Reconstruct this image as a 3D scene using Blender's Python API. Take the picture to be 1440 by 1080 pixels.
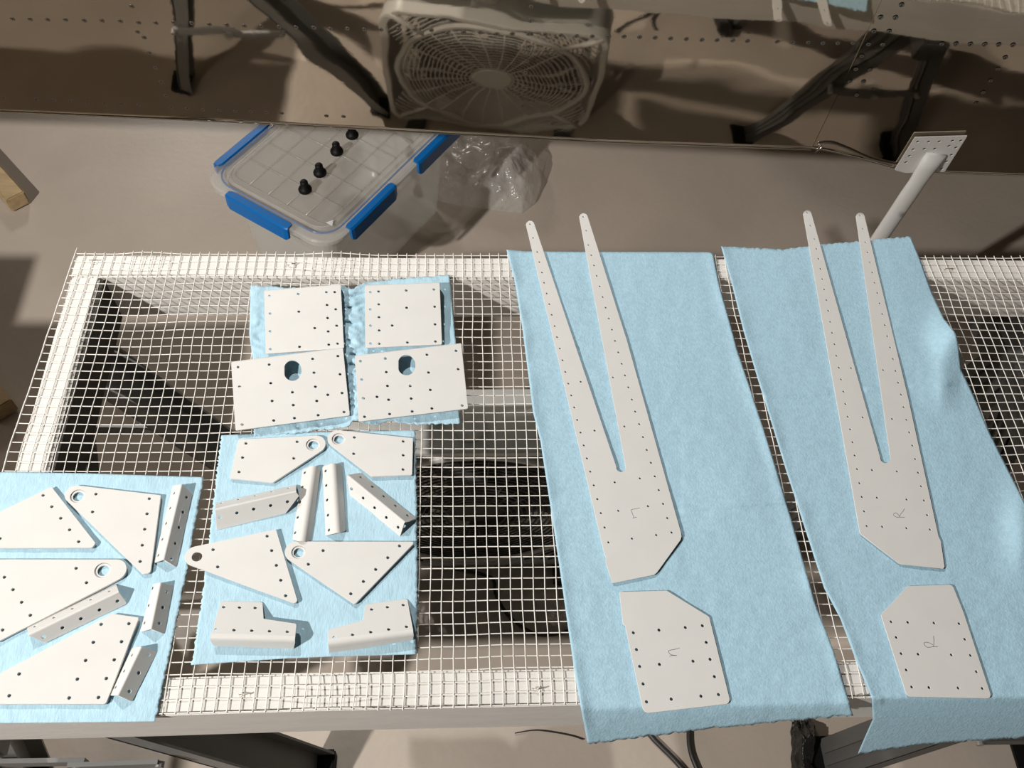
import bpy, bmesh, math, random
import numpy as np
from mathutils import Vector, Matrix, noise
random.seed(7); rng = np.random.default_rng(7)
scene = bpy.context.scene
COL = scene.collection
for o in list(bpy.data.objects): bpy.data.objects.remove(o)

# ---------------------------------------------------------------- camera (solved from the half inch mesh, top of table is z = 0)
F = 1320.37
CR = np.array([[0.998140379067378, 0.003240989327853841, -0.060871008398150656],
               [-0.036260130099223103, 0.8342711898278636, -0.5501606899701107],
               [0.0489998636775492, 0.5513447903185243, 0.8328372803544545]])
CC = np.array([0.5101375, -0.8651071, 0.9855408])
cd = bpy.data.cameras.new('camera'); cam = bpy.data.objects.new('camera', cd); COL.objects.link(cam)
cd.sensor_width = 36; cd.lens = F / 1440 * 36; cd.clip_start = 0.02; cd.clip_end = 50
M = Matrix([list(r) + [0] for r in CR] + [[0, 0, 0, 1]]); M.translation = Vector(CC)
cam.matrix_world = M
scene.camera = cam
FLOOR = -0.70

# ---------------------------------------------------------------- light
w = bpy.data.worlds.new('world'); scene.world = w; w.use_nodes = True
w.node_tree.nodes['Background'].inputs[0].default_value = (1.0, 0.86, 0.70, 1)
w.node_tree.nodes['Background'].inputs[1].default_value = 0.022

def lamp(name, loc, target, size, energy, color):
    l = bpy.data.lights.new(name, 'AREA'); l.shape = 'DISK'; l.size = size; l.energy = energy; l.color = color
    o = bpy.data.objects.new(name, l); COL.objects.link(o); o.location = loc
    o.rotation_euler = (Vector(target) - Vector(loc)).to_track_quat('-Z', 'Y').to_euler()
    return o
lamp('shop_light_rear', (-0.40, 1.35, 2.35), (0.5, -0.3, 0), 0.06, 50, (1.0, 0.97, 0.93))
lamp('shop_light_front', (-1.25, -1.42, 1.60), (0.3, 0.0, 0), 0.07, 78, (1.0, 0.96, 0.91))
lamp('added_fill_back', (-1.0, 3.8, 1.30), (0.3, 0.3, -0.5), 0.5, 27, (1.0, 0.93, 0.84))  # added fill for the fan front and rear floor, no known source
vs = scene.view_settings
vs.view_transform = 'Standard'; vs.look = 'None'; vs.gamma = 1; vs.use_curve_mapping = False; vs.exposure = 0.0

# ---------------------------------------------------------------- measuring helpers
def ray(px, py):
    return CR @ np.array([(px - 720) / F, (540 - py) / F, -1.0])
def U(px, py, z):
    d = ray(px, py); t = (z - CC[2]) / d[2]; return CC + t * d
def Upl(px, py, P, n):
    d = ray(px, py); return CC + d * (((P - CC) @ n) / (d @ n))
def crop(x0, y0, s):
    return lambda x, y: (x0 + x / s, y0 + y / s)

# ---------------------------------------------------------------- materials
def mat(name, color, rough=0.5, metal=0.0, var=0.0, vscale=20, bump=0.0, bscale=200, spec=0.5, color2=None, detail=4, stretch=None, sheen=0):
    m = bpy.data.materials.new(name); m.use_nodes = True; nt = m.node_tree; b = nt.nodes['Principled BSDF']
    b.inputs['Base Color'].default_value = (*color, 1); b.inputs['Roughness'].default_value = rough
    b.inputs['Metallic'].default_value = metal; b.inputs['Specular IOR Level'].default_value = spec
    if sheen: b.inputs['Sheen Weight'].default_value = sheen
    tc = nt.nodes.new('ShaderNodeTexCoord'); mp = nt.nodes.new('ShaderNodeMapping')
    nt.links.new(tc.outputs['Object'], mp.inputs[0])
    if stretch: mp.inputs['Scale'].default_value = stretch
    if var > 0:
        n = nt.nodes.new('ShaderNodeTexNoise'); n.inputs['Scale'].default_value = vscale; n.inputs['Detail'].default_value = detail
        nt.links.new(mp.outputs[0], n.inputs['Vector'])
        r = nt.nodes.new('ShaderNodeValToRGB'); c2 = color2 or tuple(c * (1 - var) for c in color)
        r.color_ramp.elements[0].position = 0.35; r.color_ramp.elements[1].position = 0.65
        r.color_ramp.elements[0].color = (*c2, 1); r.color_ramp.elements[1].color = (*color, 1)
        nt.links.new(n.outputs['Fac'], r.inputs[0]); nt.links.new(r.outputs[0], b.inputs['Base Color'])
    if bump > 0:
        n = nt.nodes.new('ShaderNodeTexNoise'); n.inputs['Scale'].default_value = bscale; n.inputs['Detail'].default_value = detail
        nt.links.new(mp.outputs[0], n.inputs['Vector'])
        bp = nt.nodes.new('ShaderNodeBump'); bp.inputs['Strength'].default_value = 1; bp.inputs['Distance'].default_value = bump
        nt.links.new(n.outputs['Fac'], bp.inputs['Height']); nt.links.new(bp.outputs[0], b.inputs['Normal'])
    return m

def clear_mat(name, color, alpha, rough=0.25, bump=0.0, bscale=30):
    """milky clear plastic: part transparent, part glossy / translucent body"""
    m = mat(name, color, rough, bump=bump, bscale=bscale, spec=0.8)
    nt = m.node_tree; b = nt.nodes['Principled BSDF']
    tr = nt.nodes.new('ShaderNodeBsdfTransparent'); tl = nt.nodes.new('ShaderNodeBsdfTranslucent'); tl.inputs[0].default_value = (*color, 1)
    m1 = nt.nodes.new('ShaderNodeMixShader'); m2 = nt.nodes.new('ShaderNodeMixShader'); out = nt.nodes['Material Output']
    m1.inputs[0].default_value = 0.25; nt.links.new(b.outputs[0], m1.inputs[1]); nt.links.new(tl.outputs[0], m1.inputs[2])
    m2.inputs[0].default_value = alpha; nt.links.new(tr.outputs[0], m2.inputs[1]); nt.links.new(m1.outputs[0], m2.inputs[2]); nt.links.new(m2.outputs[0], out.inputs[0])
    b.inputs['Coat Weight'].default_value = 0.6; b.inputs['Coat Roughness'].default_value = 0.08
    return m

MT = dict(
    floor=mat('painted_concrete', (0.53, 0.455, 0.385), 0.42, var=0.12, vscale=3.5, bump=0.0006, bscale=60, detail=8),
    primer=mat('light_grey_primer', (0.665, 0.655, 0.63), 0.5, var=0.03, vscale=25, bump=0.00004, bscale=900, spec=0.4),
    wood=mat('white_painted_lumber', (0.71, 0.69, 0.655), 0.55, var=0.07, vscale=14, bump=0.0005, bscale=60, stretch=(1, 6, 6)),
    wire=mat('white_vinyl_wire', (0.84, 0.81, 0.76), 0.4),
    towel=mat('blue_shop_towel', (0.41, 0.62, 0.745), 0.95, var=0.10, vscale=190, bump=0.0006, bscale=420, spec=0.1, detail=3),
    towel2=mat('pale_blue_shop_towel', (0.45, 0.66, 0.775), 0.95, var=0.09, vscale=150, bump=0.0006, bscale=330, spec=0.1, detail=3, stretch=(1.6, 0.6, 1)),
    ink=mat('pen_ink', (0.03, 0.025, 0.05), 0.6),
    saw=mat('grey_sawhorse_steel', (0.20, 0.20, 0.195), 0.45, metal=0.0, var=0.15, vscale=8),
    sawd=mat('dark_sawhorse_steel', (0.085, 0.082, 0.078), 0.45, var=0.15, vscale=8),
    saw2=mat('galvanised_steel', (0.45, 0.44, 0.42), 0.4, metal=0.6, var=0.15, vscale=12),
    black=mat('black_rubber', (0.004, 0.004, 0.004), 0.55, spec=0.25),
    cable=mat('black_cable', (0.03, 0.027, 0.025), 0.45),
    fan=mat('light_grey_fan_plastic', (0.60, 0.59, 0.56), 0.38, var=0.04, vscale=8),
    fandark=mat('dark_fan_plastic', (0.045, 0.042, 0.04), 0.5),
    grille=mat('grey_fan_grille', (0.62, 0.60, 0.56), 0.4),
    lumber=mat('pine_lumber', (0.55, 0.40, 0.22), 0.7, var=0.25, vscale=10, stretch=(1, 8, 8), bump=0.0003, bscale=80),
    latch=mat('blue_latch_plastic', (0.0, 0.16, 0.52), 0.3),
    tub=clear_mat('clear_tub_plastic', (0.88, 0.87, 0.83), 0.45, 0.22),
    lid=clear_mat('clear_lid_plastic', (0.88, 0.86, 0.82), 0.34, 0.22, bump=0.0006, bscale=14),
    rib=clear_mat('lid_rib_plastic', (0.60, 0.59, 0.55), 0.22, 0.25),
    bead=clear_mat('blue_tinted_lid_seal', (0.22, 0.36, 0.68), 0.5, 0.2),
    bag=clear_mat('clear_plastic_bag', (0.90, 0.89, 0.86), 0.40, 0.10, bump=0.016, bscale=26),
    blackbag=mat('black_plastic_film', (0.014, 0.013, 0.012), 0.22, bump=0.006, bscale=60),
    rivet=mat('aluminium_rivet', (0.30, 0.27, 0.23), 0.3, metal=1.0),
    hole=mat('empty_rivet_hole', (0.012, 0.010, 0.008), 0.9),
    gal=mat('bare_aluminium', (0.62, 0.58, 0.52), 0.28, metal=1.0),
    white=mat('white_mark', (0.8, 0.8, 0.8), 0.6),
    staple=mat('steel_staple', (0.55, 0.50, 0.42), 0.35, metal=0.8),
)
# aircraft aluminium: polished, slightly wavy so that reflections bend
m = mat('polished_aluminium_skin', (0.60, 0.54, 0.46), 0.04, metal=1.0, var=0.12, vscale=5)
nt = m.node_tree; b = nt.nodes['Principled BSDF']; tc = nt.nodes['Texture Coordinate']
n1 = nt.nodes.new('ShaderNodeTexNoise'); n1.inputs['Scale'].default_value = 4.5; n1.inputs['Detail'].default_value = 1.5
n2 = nt.nodes.new('ShaderNodeTexNoise'); n2.inputs['Scale'].default_value = 60; n2.inputs['Detail'].default_value = 3
nt.links.new(tc.outputs['Object'], n1.inputs['Vector']); nt.links.new(tc.outputs['Object'], n2.inputs['Vector'])
bp = nt.nodes.new('ShaderNodeBump'); bp.inputs['Distance'].default_value = 0.004
bp2 = nt.nodes.new('ShaderNodeBump'); bp2.inputs['Distance'].default_value = 0.00003
nt.links.new(n1.outputs['Fac'], bp.inputs['Height']); nt.links.new(n2.outputs['Fac'], bp2.inputs['Height'])
nt.links.new(bp.outputs[0], bp2.inputs['Normal']); nt.links.new(bp2.outputs[0], b.inputs['Normal'])
MT['skin'] = m

# ---------------------------------------------------------------- object helpers
def tag(o, label=None, cat=None, group=None, kind=None):
    if label: o['label'] = label
    if cat: o['category'] = cat
    if group: o['group'] = group
    if kind: o['kind'] = kind
    return o
def empty(name, loc=(0, 0, 0)):
    o = bpy.data.objects.new(name, None); COL.objects.link(o); o.location = loc; o.empty_display_size = 0.02; return o
def link(name, me, m, parent=None, origin=None, smooth=False):
    """me is in world coordinates; origin moves the object's own origin"""
    o = bpy.data.objects.new(name, me); COL.objects.link(o)
    if m is not None:
        me.materials.clear(); me.materials.append(MT[m] if isinstance(m, str) else m)
    if parent is not None:
        pl = Vector(parent_world(parent)); me.transform(Matrix.Translation(-pl)); o.parent = parent
    elif origin is not None:
        me.transform(Matrix.Translation(-Vector(origin))); o.location = origin
    if smooth:
        for p in me.polygons: p.use_smooth = True
    return o
def parent_world(o):
    v = Vector(o.location)
    while o.parent: o = o.parent; v = v + o.location
    return v
def mesh(verts, faces, name='m'):
    me = bpy.data.meshes.new(name); me.from_pydata([tuple(v) for v in verts], [], faces); me.update(); return me
def bm_mesh(bm, name='m'):
    bmesh.ops.recalc_face_normals(bm, faces=bm.faces)
    me = bpy.data.meshes.new(name); bm.to_mesh(me); bm.free(); return me
def box_bm(bm, c, s, R=None, bevel=0.0):
    g = bmesh.ops.create_cube(bm, size=1.0); vs_ = g['verts']
    for v in vs_:
        v.co = Vector((v.co.x * s[0], v.co.y * s[1], v.co.z * s[2]))
    if bevel > 0:
        es = list({e for v in vs_ for e in v.link_edges})
        r = bmesh.ops.bevel(bm, geom=es, offset=bevel, segments=2, affect='EDGES')
        vs_ = list({v for f in r['faces'] for v in f.verts} | {v for v in vs_ if v.is_valid})
    for v in vs_:
        if R is not None: v.co = R @ v.co
        v.co += Vector(c)
def box(name, c, s, m, parent=None, R=None, bevel=0.0, origin=None):
    bm = bmesh.new(); box_bm(bm, c, s, R, bevel); return link(name, bm_mesh(bm, name), m, parent, origin)
def beam_R(a, b, up=(0, 0, 1)):
    z = (Vector(b) - Vector(a)).normalized(); x = Vector(up).cross(z)
    if x.length < 1e-4: x = Vector((1, 0, 0))
    x.normalize(); y = z.cross(x); return Matrix((x, y, z)).transposed()
def beam_bm(bm, a, b, sx, sy, up=(0, 1, 0), bevel=0.0):
    a = Vector(a); b = Vector(b); box_bm(bm, (a + b) / 2, (sx, sy, (b - a).length), beam_R(a, b, up), bevel)
def tube_geo(pts, r, seg=8, closed=False, verts=None, faces=None, caps=True):
    V = verts if verts is not None else []; Fc = faces if faces is not None else []
    P = [Vector(p) for p in pts]; n = len(P); base = len(V)
    prev = None
    for i, p in enumerate(P):
        if closed: t = P[(i + 1) % n] - P[i - 1]
        else: t = P[min(i + 1, n - 1)] - P[max(i - 1, 0)]
        t.normalize()
        if prev is None:
            a = Vector((0, 0, 1)) if abs(t.z) < 0.9 else Vector((1, 0, 0)); x = a.cross(t).normalized()
        else:
            x = (prev - t * prev.dot(t)); x = x.normalized() if x.length > 1e-6 else prev
        prev = x; y = t.cross(x); rr = r[i] if hasattr(r, '__len__') else r
        for k in range(seg):
            a = 2 * math.pi * k / seg + math.pi / seg; V.append(p + (x * math.cos(a) + y * math.sin(a)) * rr)
    m_ = n if closed else n - 1
    for i in range(m_):
        for k in range(seg):
            a = base + i * seg + k; b_ = base + i * seg + (k + 1) % seg
            c = base + ((i + 1) % n) * seg + (k + 1) % seg; d = base + ((i + 1) % n) * seg + k
            Fc.append((a, b_, c, d))
    if not closed and caps:
        Fc.append(tuple(base + k for k in range(seg))[::-1]); Fc.append(tuple(base + (n - 1) * seg + k for k in range(seg)))
    return V, Fc
def tube(name, pts, r, m, parent=None, seg=8, closed=False, origin=None):
    V, Fc = tube_geo(pts, r, seg, closed); return link(name, mesh(V, Fc, name), m, parent, origin, smooth=True)
def lathe_geo(profile, seg=24, c=(0, 0, 0), V=None, Fc=None, axis=None):
    V = V if V is not None else []; Fc = Fc if Fc is not None else []; base = len(V); n = len(profile)
    A = axis if axis is not None else Matrix.Identity(3)
    for (r, z) in profile:
        for k in range(seg):
            a = 2 * math.pi * k / seg; V.append(Vector(c) + A @ Vector((r * math.cos(a), r * math.sin(a), z)))
    for i in range(n - 1):
        for k in range(seg):
            Fc.append((base + i * seg + k, base + i * seg + (k + 1) % seg, base + (i + 1) * seg + (k + 1) % seg, base + (i + 1) * seg + k))
    Fc.append(tuple(base + k for k in range(seg))[::-1]); Fc.append(tuple(base + (n - 1) * seg + k for k in range(seg)))
    return V, Fc
def smooth_path(pts, n=8):
    P = [Vector(p) for p in pts]; out = []
    for i in range(len(P) - 1):
        p0 = P[max(i - 1, 0)]; p1 = P[i]; p2 = P[i + 1]; p3 = P[min(i + 2, len(P) - 1)]
        for k in range(n):
            t = k / n
            out.append(0.5 * ((2 * p1) + (p2 - p0) * t + (2 * p0 - 5 * p1 + 4 * p2 - p3) * t * t + (3 * p1 - p0 - 3 * p2 + p3) * t ** 3))
    out.append(P[-1]); return out

# sheet metal blanks: 2D curve fill with holes, then turned into a mesh
def blank(outline, holes, thick, A, P, bev=0.00025):
    """outline: 2D pts; holes: 2D polys; A 3x3 basis (cols e1,e2,n), P origin of top face"""
    cu = bpy.data.curves.new('c', 'CURVE'); cu.dimensions = '2D'; cu.fill_mode = 'BOTH'
    cu.extrude = thick / 2 - bev; cu.bevel_depth = bev; cu.bevel_resolution = 1; cu.offset = -bev
    for poly in [outline] + list(holes):
        s = cu.splines.new('POLY'); s.points.add(len(poly) - 1); s.use_cyclic_u = True
        for q, p in zip(s.points, poly): q.co = (p[0], p[1], 0, 1)
    o = bpy.data.objects.new('c', cu); COL.objects.link(o)
    dg = bpy.context.evaluated_depsgraph_get(); me = bpy.data.meshes.new_from_object(o.evaluated_get(dg))
    bpy.data.objects.remove(o); bpy.data.curves.remove(cu)
    T = Matrix([[A[0][0], A[0][1], A[0][2], P[0]], [A[1][0], A[1][1], A[1][2], P[1]], [A[2][0], A[2][1], A[2][2], P[2]], [0, 0, 0, 1]])
    me.transform(Matrix.Translation((0, 0, -thick / 2))); me.transform(T)
    return me
def circ(c, r, n=12, ry=None, rot=0.0):
    ry = ry or r; out = []
    for k in range(n):
        a = 2 * math.pi * k / n; x = r * math.cos(a); y = ry * math.sin(a)
        out.append((c[0] + x * math.cos(rot) - y * math.sin(rot), c[1] + x * math.sin(rot) + y * math.cos(rot)))
    return out
def fillet(corners):
    """corners: (x, y, r) -> polygon with arcs"""
    out = []; n = len(corners)
    for i in range(n):
        p = np.array(corners[i][:2], float); r = corners[i][2]
        a = np.array(corners[i - 1][:2], float) - p; c = np.array(corners[(i + 1) % n][:2], float) - p
        la = np.linalg.norm(a); lc = np.linalg.norm(c); a /= la; c /= lc
        if r <= 1e-6: out.append(tuple(p)); continue
        ang = math.acos(max(-1, min(1, a @ c))); t = r / math.tan(ang / 2); tm = min(la, lc) * 0.95
        if t > tm: r = r * tm / t; t = tm
        if math.pi - ang < 0.05: out.append(tuple(p)); continue
        bis = (a + c); bis /= np.linalg.norm(bis); ctr = p + bis * (r / math.sin(ang / 2))
        s = p + a * t - ctr; e = p + c * t - ctr
        a0 = math.atan2(s[1], s[0]); a1 = math.atan2(e[1], e[0]); d = (a1 - a0 + math.pi) % (2 * math.pi) - math.pi
        k = max(2, int(abs(d) / 0.2) + 1)
        for j in range(k + 1): out.append((ctr[0] + r * math.cos(a0 + d * j / k), ctr[1] + r * math.sin(a0 + d * j / k)))
    return out
def basis(n, hint=(1, 0, 0)):
    n = np.array(n, float); n /= np.linalg.norm(n); e1 = np.array(hint, float); e1 = e1 - n * (e1 @ n); e1 /= np.linalg.norm(e1)
    return np.column_stack([e1, np.cross(n, e1), n])
def plane3(pts):
    a, b_, c = [U(*p) for p in pts]; n = np.cross(b_ - a, c - a); n /= np.linalg.norm(n)
    if n[2] < 0: n = -n
    return a, n

ZP = 0.0048     # top face height of a plate lying on a towel
HR = 0.0018
def plate(name, label, cat, corners, holes, plane=None, thick=0.0016, zt=None, group=None, big=None, rings=(), bores=(), hr=HR, raw=None):
    """corners (px, py, r_px); holes (px, py); big [(px,py,rx_px,ry_px,rot)]; rings [(px,py,rout_px,rin_px)]"""
    if plane is None: P0, n = np.array([0, 0, zt or ZP]), np.array([0, 0, 1.0])
    else: P0, n = plane
    A = basis(n); ctr3 = None
    pts = raw if raw else corners
    cs = np.mean([Upl(p[0], p[1], P0, n) for p in pts], axis=0)
    to2 = lambda x, y: (lambda q: ((q - cs) @ A[:, 0], (q - cs) @ A[:, 1]))(Upl(x, y, P0, n))
    sc = np.linalg.norm(cs - CC) / F
    if raw: outl = [to2(*p) for p in raw]
    else: outl = fillet([(*to2(c[0], c[1]), c[2] * sc) for c in corners])
    hs = [circ(to2(*h), hr) for h in holes]
    if big:
        for (x, y, rx, ry, rot) in big:
            pl = []
            for k in range(28):
                a = 2 * math.pi * k / 28; ux = math.cos(a) * rx; uy = math.sin(a) * ry
                if ux < -rx * 0.88: ux = -rx * 0.88
                pl.append(to2(x + ux, y + uy))
            hs.append(pl)
    for (x, y, ro, ri) in rings: hs.append(circ(to2(x, y), ro * sc, 28))
    for (x, y, r) in bores: hs.append(circ(to2(x, y), r * sc, 28))
    root = empty(name, tuple(cs - n * thick))
    link('sheet_blank', blank(outl, hs, thick, A, cs), 'primer', root)
    for (x, y, ro, ri) in rings:
        c2 = to2(x, y); th = thick - 0.0012
        me = blank(circ(c2, ro * sc * 0.985, 28), [circ(c2, ri * sc, 28)], th, A, cs - n * 0.0014, 0.0002)
        rg = link('bushing', me, 'primer', root)
    tag(root, label, cat, group)
    root['_t'] = 1; del root['_t']
    return root, (cs, A, n, to2)
def ink(root, info, strokes, r=0.00022, name='pen_mark'):
    cs, A, n, to2 = info; V = []; Fc = []
    for s in strokes:
        pts = []
        for (x, y) in s:
            u, v = to2(x, y); pts.append(Vector(cs + A[:, 0] * u + A[:, 1] * v + n * 0.00003))
        tube_geo(smooth_path(pts, 5) if len(pts) > 2 else pts, r, 6, False, V, Fc)
    return link(name, mesh(V, Fc), 'ink', root)

TH = 0.0016
def bracket(label, cat, r0, r1, a0, a1, b0, b1, holesA, holesB, R=0.003, outA=None, outB=None, zr=None, name='angle_bracket', zb=0.0022, group=None, hr=HR):
    """folded angle resting on both outer edges. r0,r1 ridge ends; a*, b* outer edge ends (px). Finds ridge height for a square bend."""
    def setup(h):
        Q0, Q1 = U(*r0, h), U(*r1, h); e = (Q1 - Q0) / np.linalg.norm(Q1 - Q0)
        res = []
        for (p, q) in ((a0, a1), (b0, b1)):
            m_ = (U(*p, zb) + U(*q, zb)) / 2; d = m_ - Q0; d = d - e * (d @ e); L = np.linalg.norm(d); res.append((d / L, L))
        return Q0, Q1, e, res
    if zr is None:
        lo, hi = 0.006, 0.05
        for _ in range(40):
            h = (lo + hi) / 2; Q0, Q1, e, res = setup(h)
            if res[0][0] @ res[1][0] < 0: lo = h
            else: hi = h
        zr = (lo + hi) / 2
    Q0, Q1, e, res = setup(zr)
    L01 = np.linalg.norm(Q1 - Q0)
    root = empty(name, tuple(((Q0 + Q1) / 2)[:2]) + (zb,))
    dA, dB = res[0][0], res[1][0]
    half = math.acos(max(-1, min(1, dA @ dB))) / 2; tcut = R / math.tan(half)
    for (d, L, p0, p1, hl, outl) in ((dA, res[0][1], a0, a1, holesA, outA), (dB, res[1][1], b0, b1, holesB, outB)):
        other = dB if d is dA else dA
        n = np.cross(e, d); n /= np.linalg.norm(n)
        if n @ other > 0: n = -n
        A = np.column_stack([e, np.cross(n, e), n])
        to2 = lambda x, y: (lambda q: ((q - Q0) @ A[:, 0], (q - Q0) @ A[:, 1]))(Upl(x, y, Q0, n))
        sgn = 1 if d @ A[:, 1] > 0 else -1
        if outl is None: pts = [(*to2(*p0), 0.002), (*to2(*p1), 0.002)]
        else: pts = [(*to2(x, y), r) for (x, y, r) in outl]
        c = [(0.0, sgn * tcut, 0)] + pts + [(L01, sgn * tcut, 0)]
        me = blank(fillet(c), [circ(to2(*h), hr) for h in hl], TH, A, Q0)
        link('flange', me, 'primer', root)
    # rounded bend strip
    bis = dA + dB; bis /= np.linalg.norm(bis); ctr = Q0 + bis * (R / math.sin(half)); N = 8
    nA = (Q0 + dA * tcut - ctr) / R; nB = (Q0 + dB * tcut - ctr) / R; om = math.acos(max(-1, min(1, nA @ nB))); V = []; Fc = []
    for s in (0, L01):
        for rr in (R, R - TH):
            for k in range(N + 1):
                t = k / N; nn = (math.sin((1 - t) * om) * nA + math.sin(t * om) * nB) / math.sin(om); V.append(ctr + nn * rr + e * s)
    W = N + 1
    for k in range(N):
        Fc += [(k, k + 1, 2 * W + k + 1, 2 * W + k), (W + k, 3 * W + k, 3 * W + k + 1, W + k + 1), (k, W + k, W + k + 1, k + 1), (2 * W + k, 2 * W + k + 1, 3 * W + k + 1, 3 * W + k)]
    Fc += [(0, 2 * W, 3 * W, W), (N, W + N, 3 * W + N, 2 * W + N)]
    bm = bmesh.new(); me0 = mesh(V, Fc); bm.from_mesh(me0); bpy.data.meshes.remove(me0)
    link('bend', bm_mesh(bm), 'primer', root, smooth=False)
    for p in root.children[-1].data.polygons: p.use_smooth = True
    me = root.children[-1].data
    tag(root, label, cat, group)
    return root

# ================================================================ SETTING
bm = bmesh.new(); bmesh.ops.create_grid(bm, x_segments=1, y_segments=1, size=4.0)
fl = link('floor', bm_mesh(bm), 'floor'); fl.location = (0.5, 0.8, FLOOR); tag(fl, 'beige grey painted concrete floor under and behind the table', 'floor', kind='structure')

# ================================================================ MESH TOPPED TABLE
S = 0.0127; NX = 128; NY = 48; TW = NX * S
table = empty('mesh_table', (TW / 2, -0.305, -0.09))
tag(table, 'white painted lumber frame table topped with half inch white wire mesh', 'table')
WZ = -0.0032
def rail(c, s):
    bm = bmesh.new(); box_bm(bm, c, s, None, 0.003); bmesh.ops.subdivide_edges(bm, edges=[e for e in bm.edges if e.calc_length() > 0.3], cuts=40)
    for v in bm.verts:
        v.co += Vector((0, 1, 1)) * 0.0012 * (noise.noise(v.co * 3.1)) if s[0] > 1 else Vector((1, 0, 1)) * 0.0012 * noise.noise(v.co * 5)
    return link('frame_rail', bm_mesh(bm), 'wood', table)
rail((TW / 2, -0.019, WZ - 0.0445), (TW, 0.038, 0.089))
rail((TW / 2, -0.5906, WZ - 0.0445), (TW, 0.038, 0.089))
rail((0.020, -0.305, WZ - 0.0445), (0.038, 0.533, 0.089))
rail((TW - 0.019, -0.305, WZ - 0.0445), (0.038, 0.533, 0.089))

box('shade_board', (0.0415, -0.305, WZ - 0.0455), (0.005, 0.53, 0.082), mat('painted_rail_shade', (0.03, 0.025, 0.02), 0.7, var=0.3, vscale=20), table)  # added thin board, its dark colour stands in for shade on the rail face
def sag(x, y):
    """height of the mesh above z=0 wires: bulges over the rails between staples, gentle dips inside"""
    z = 0.0
    edge_b = math.exp(-((y - 0.0) / 0.035) ** 2); edge_f = math.exp(-((y + 0.61) / 0.035) ** 2)
    if x > 0.05:
        fade = lambda a, b_: min(1, max(0, (x - a) / 0.03)) * min(1, max(0, (b_ - x) / 0.03))
        z += edge_b * 0.0045 * max(0, math.sin((x - 0.03) / 0.127 * math.pi)) ** 2 * (fade(0.05, 0.56) + fade(1.13, 1.6))
        z += edge_f * 0.0055 * max(0, math.sin((x - 0.305) / 0.145 * math.pi)) ** 2 * fade(0.24, 0.61)
    inside = min(1, max(0, (-y - 0.03) / 0.06)) * min(1, max(0, (y + 0.58) / 0.06)) * min(1, max(0, (x - 0.04) / 0.06))
    z -= inside * (0.0022 + 0.0022 * math.sin(x * 17 + 1.2) * math.cos(y * 13 + x * 4))
    el = math.exp(-(x / 0.05) ** 2); z += el * 0.003 * max(0, math.sin(y * 14)) ** 2 * min(1, max(0, (y + 0.30) / 0.04))
    return z
def warp(i, j):
    x = i * S; y = -j * S
    s = min(1, j / 24.0)
    dx = -0.011 * math.exp(-x / 0.08) * s + 0.0016 * noise.noise(Vector((x * 7, y * 7, 0))) + 0.0012 * noise.noise(Vector((x * 2, y * 25, 5)))
    dy = 0.0024 * noise.noise(Vector((x * 6, y * 5, 9))) + 0.0009 * noise.noise(Vector((x * 20, y * 3, 2)))
    if j in (0, NY): dy *= 0.4
    return x + dx, y + dy, sag(x, y)
V = []; Fc = []; WR = 0.00062
for i in range(NX + 1):
    pts = [Vector(warp(i, j)) - Vector((0, 0, 0.0006)) for j in [-0.25] + list(range(NY + 1)) + [NY + 0.15]] if i not in (0,) else \
          [Vector(warp(i, j)) - Vector((0, 0, 0.0006)) for j in [-0.75] + list(range(NY + 1)) + [NY + 0.3]]
    tube_geo(pts, WR if i else 0.0009, 5, False, V, Fc)
link('wire_mesh', mesh(V, Fc), 'wire', table, smooth=True)['kind'] = 'stuff'
V = []; Fc = []
for j in range(NY + 1):
    pts = [Vector(warp(i, j)) - Vector((0, 0, 0.0016)) for i in [-0.1] + list(range(NX + 1))]
    tube_geo(pts, WR, 5, False, V, Fc)
link('wire_mesh', mesh(V, Fc), 'wire', table, smooth=True)['kind'] = 'stuff'
for (px, py, z) in ((343, 976, 0.0015), (757, 968, 0.0015), (410, 371, 0.001), (131, 366, 0.001), (1335, 378, 0.001), (1212, 978, 0.001)):
    p = U(px, py, z); V, Fc = tube_geo([p + np.array([-0.0055, 0.001, -0.004]), p + np.array([-0.005, 0.0005, 0.0003]), p + np.array([0, -0.001, 0.0012]), p + np.array([0.005, 0.0005, 0.0003]), p + np.array([0.0055, 0.001, -0.004])], 0.0007, 6)
    link('staple', mesh(V, Fc), 'staple', table)

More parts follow.
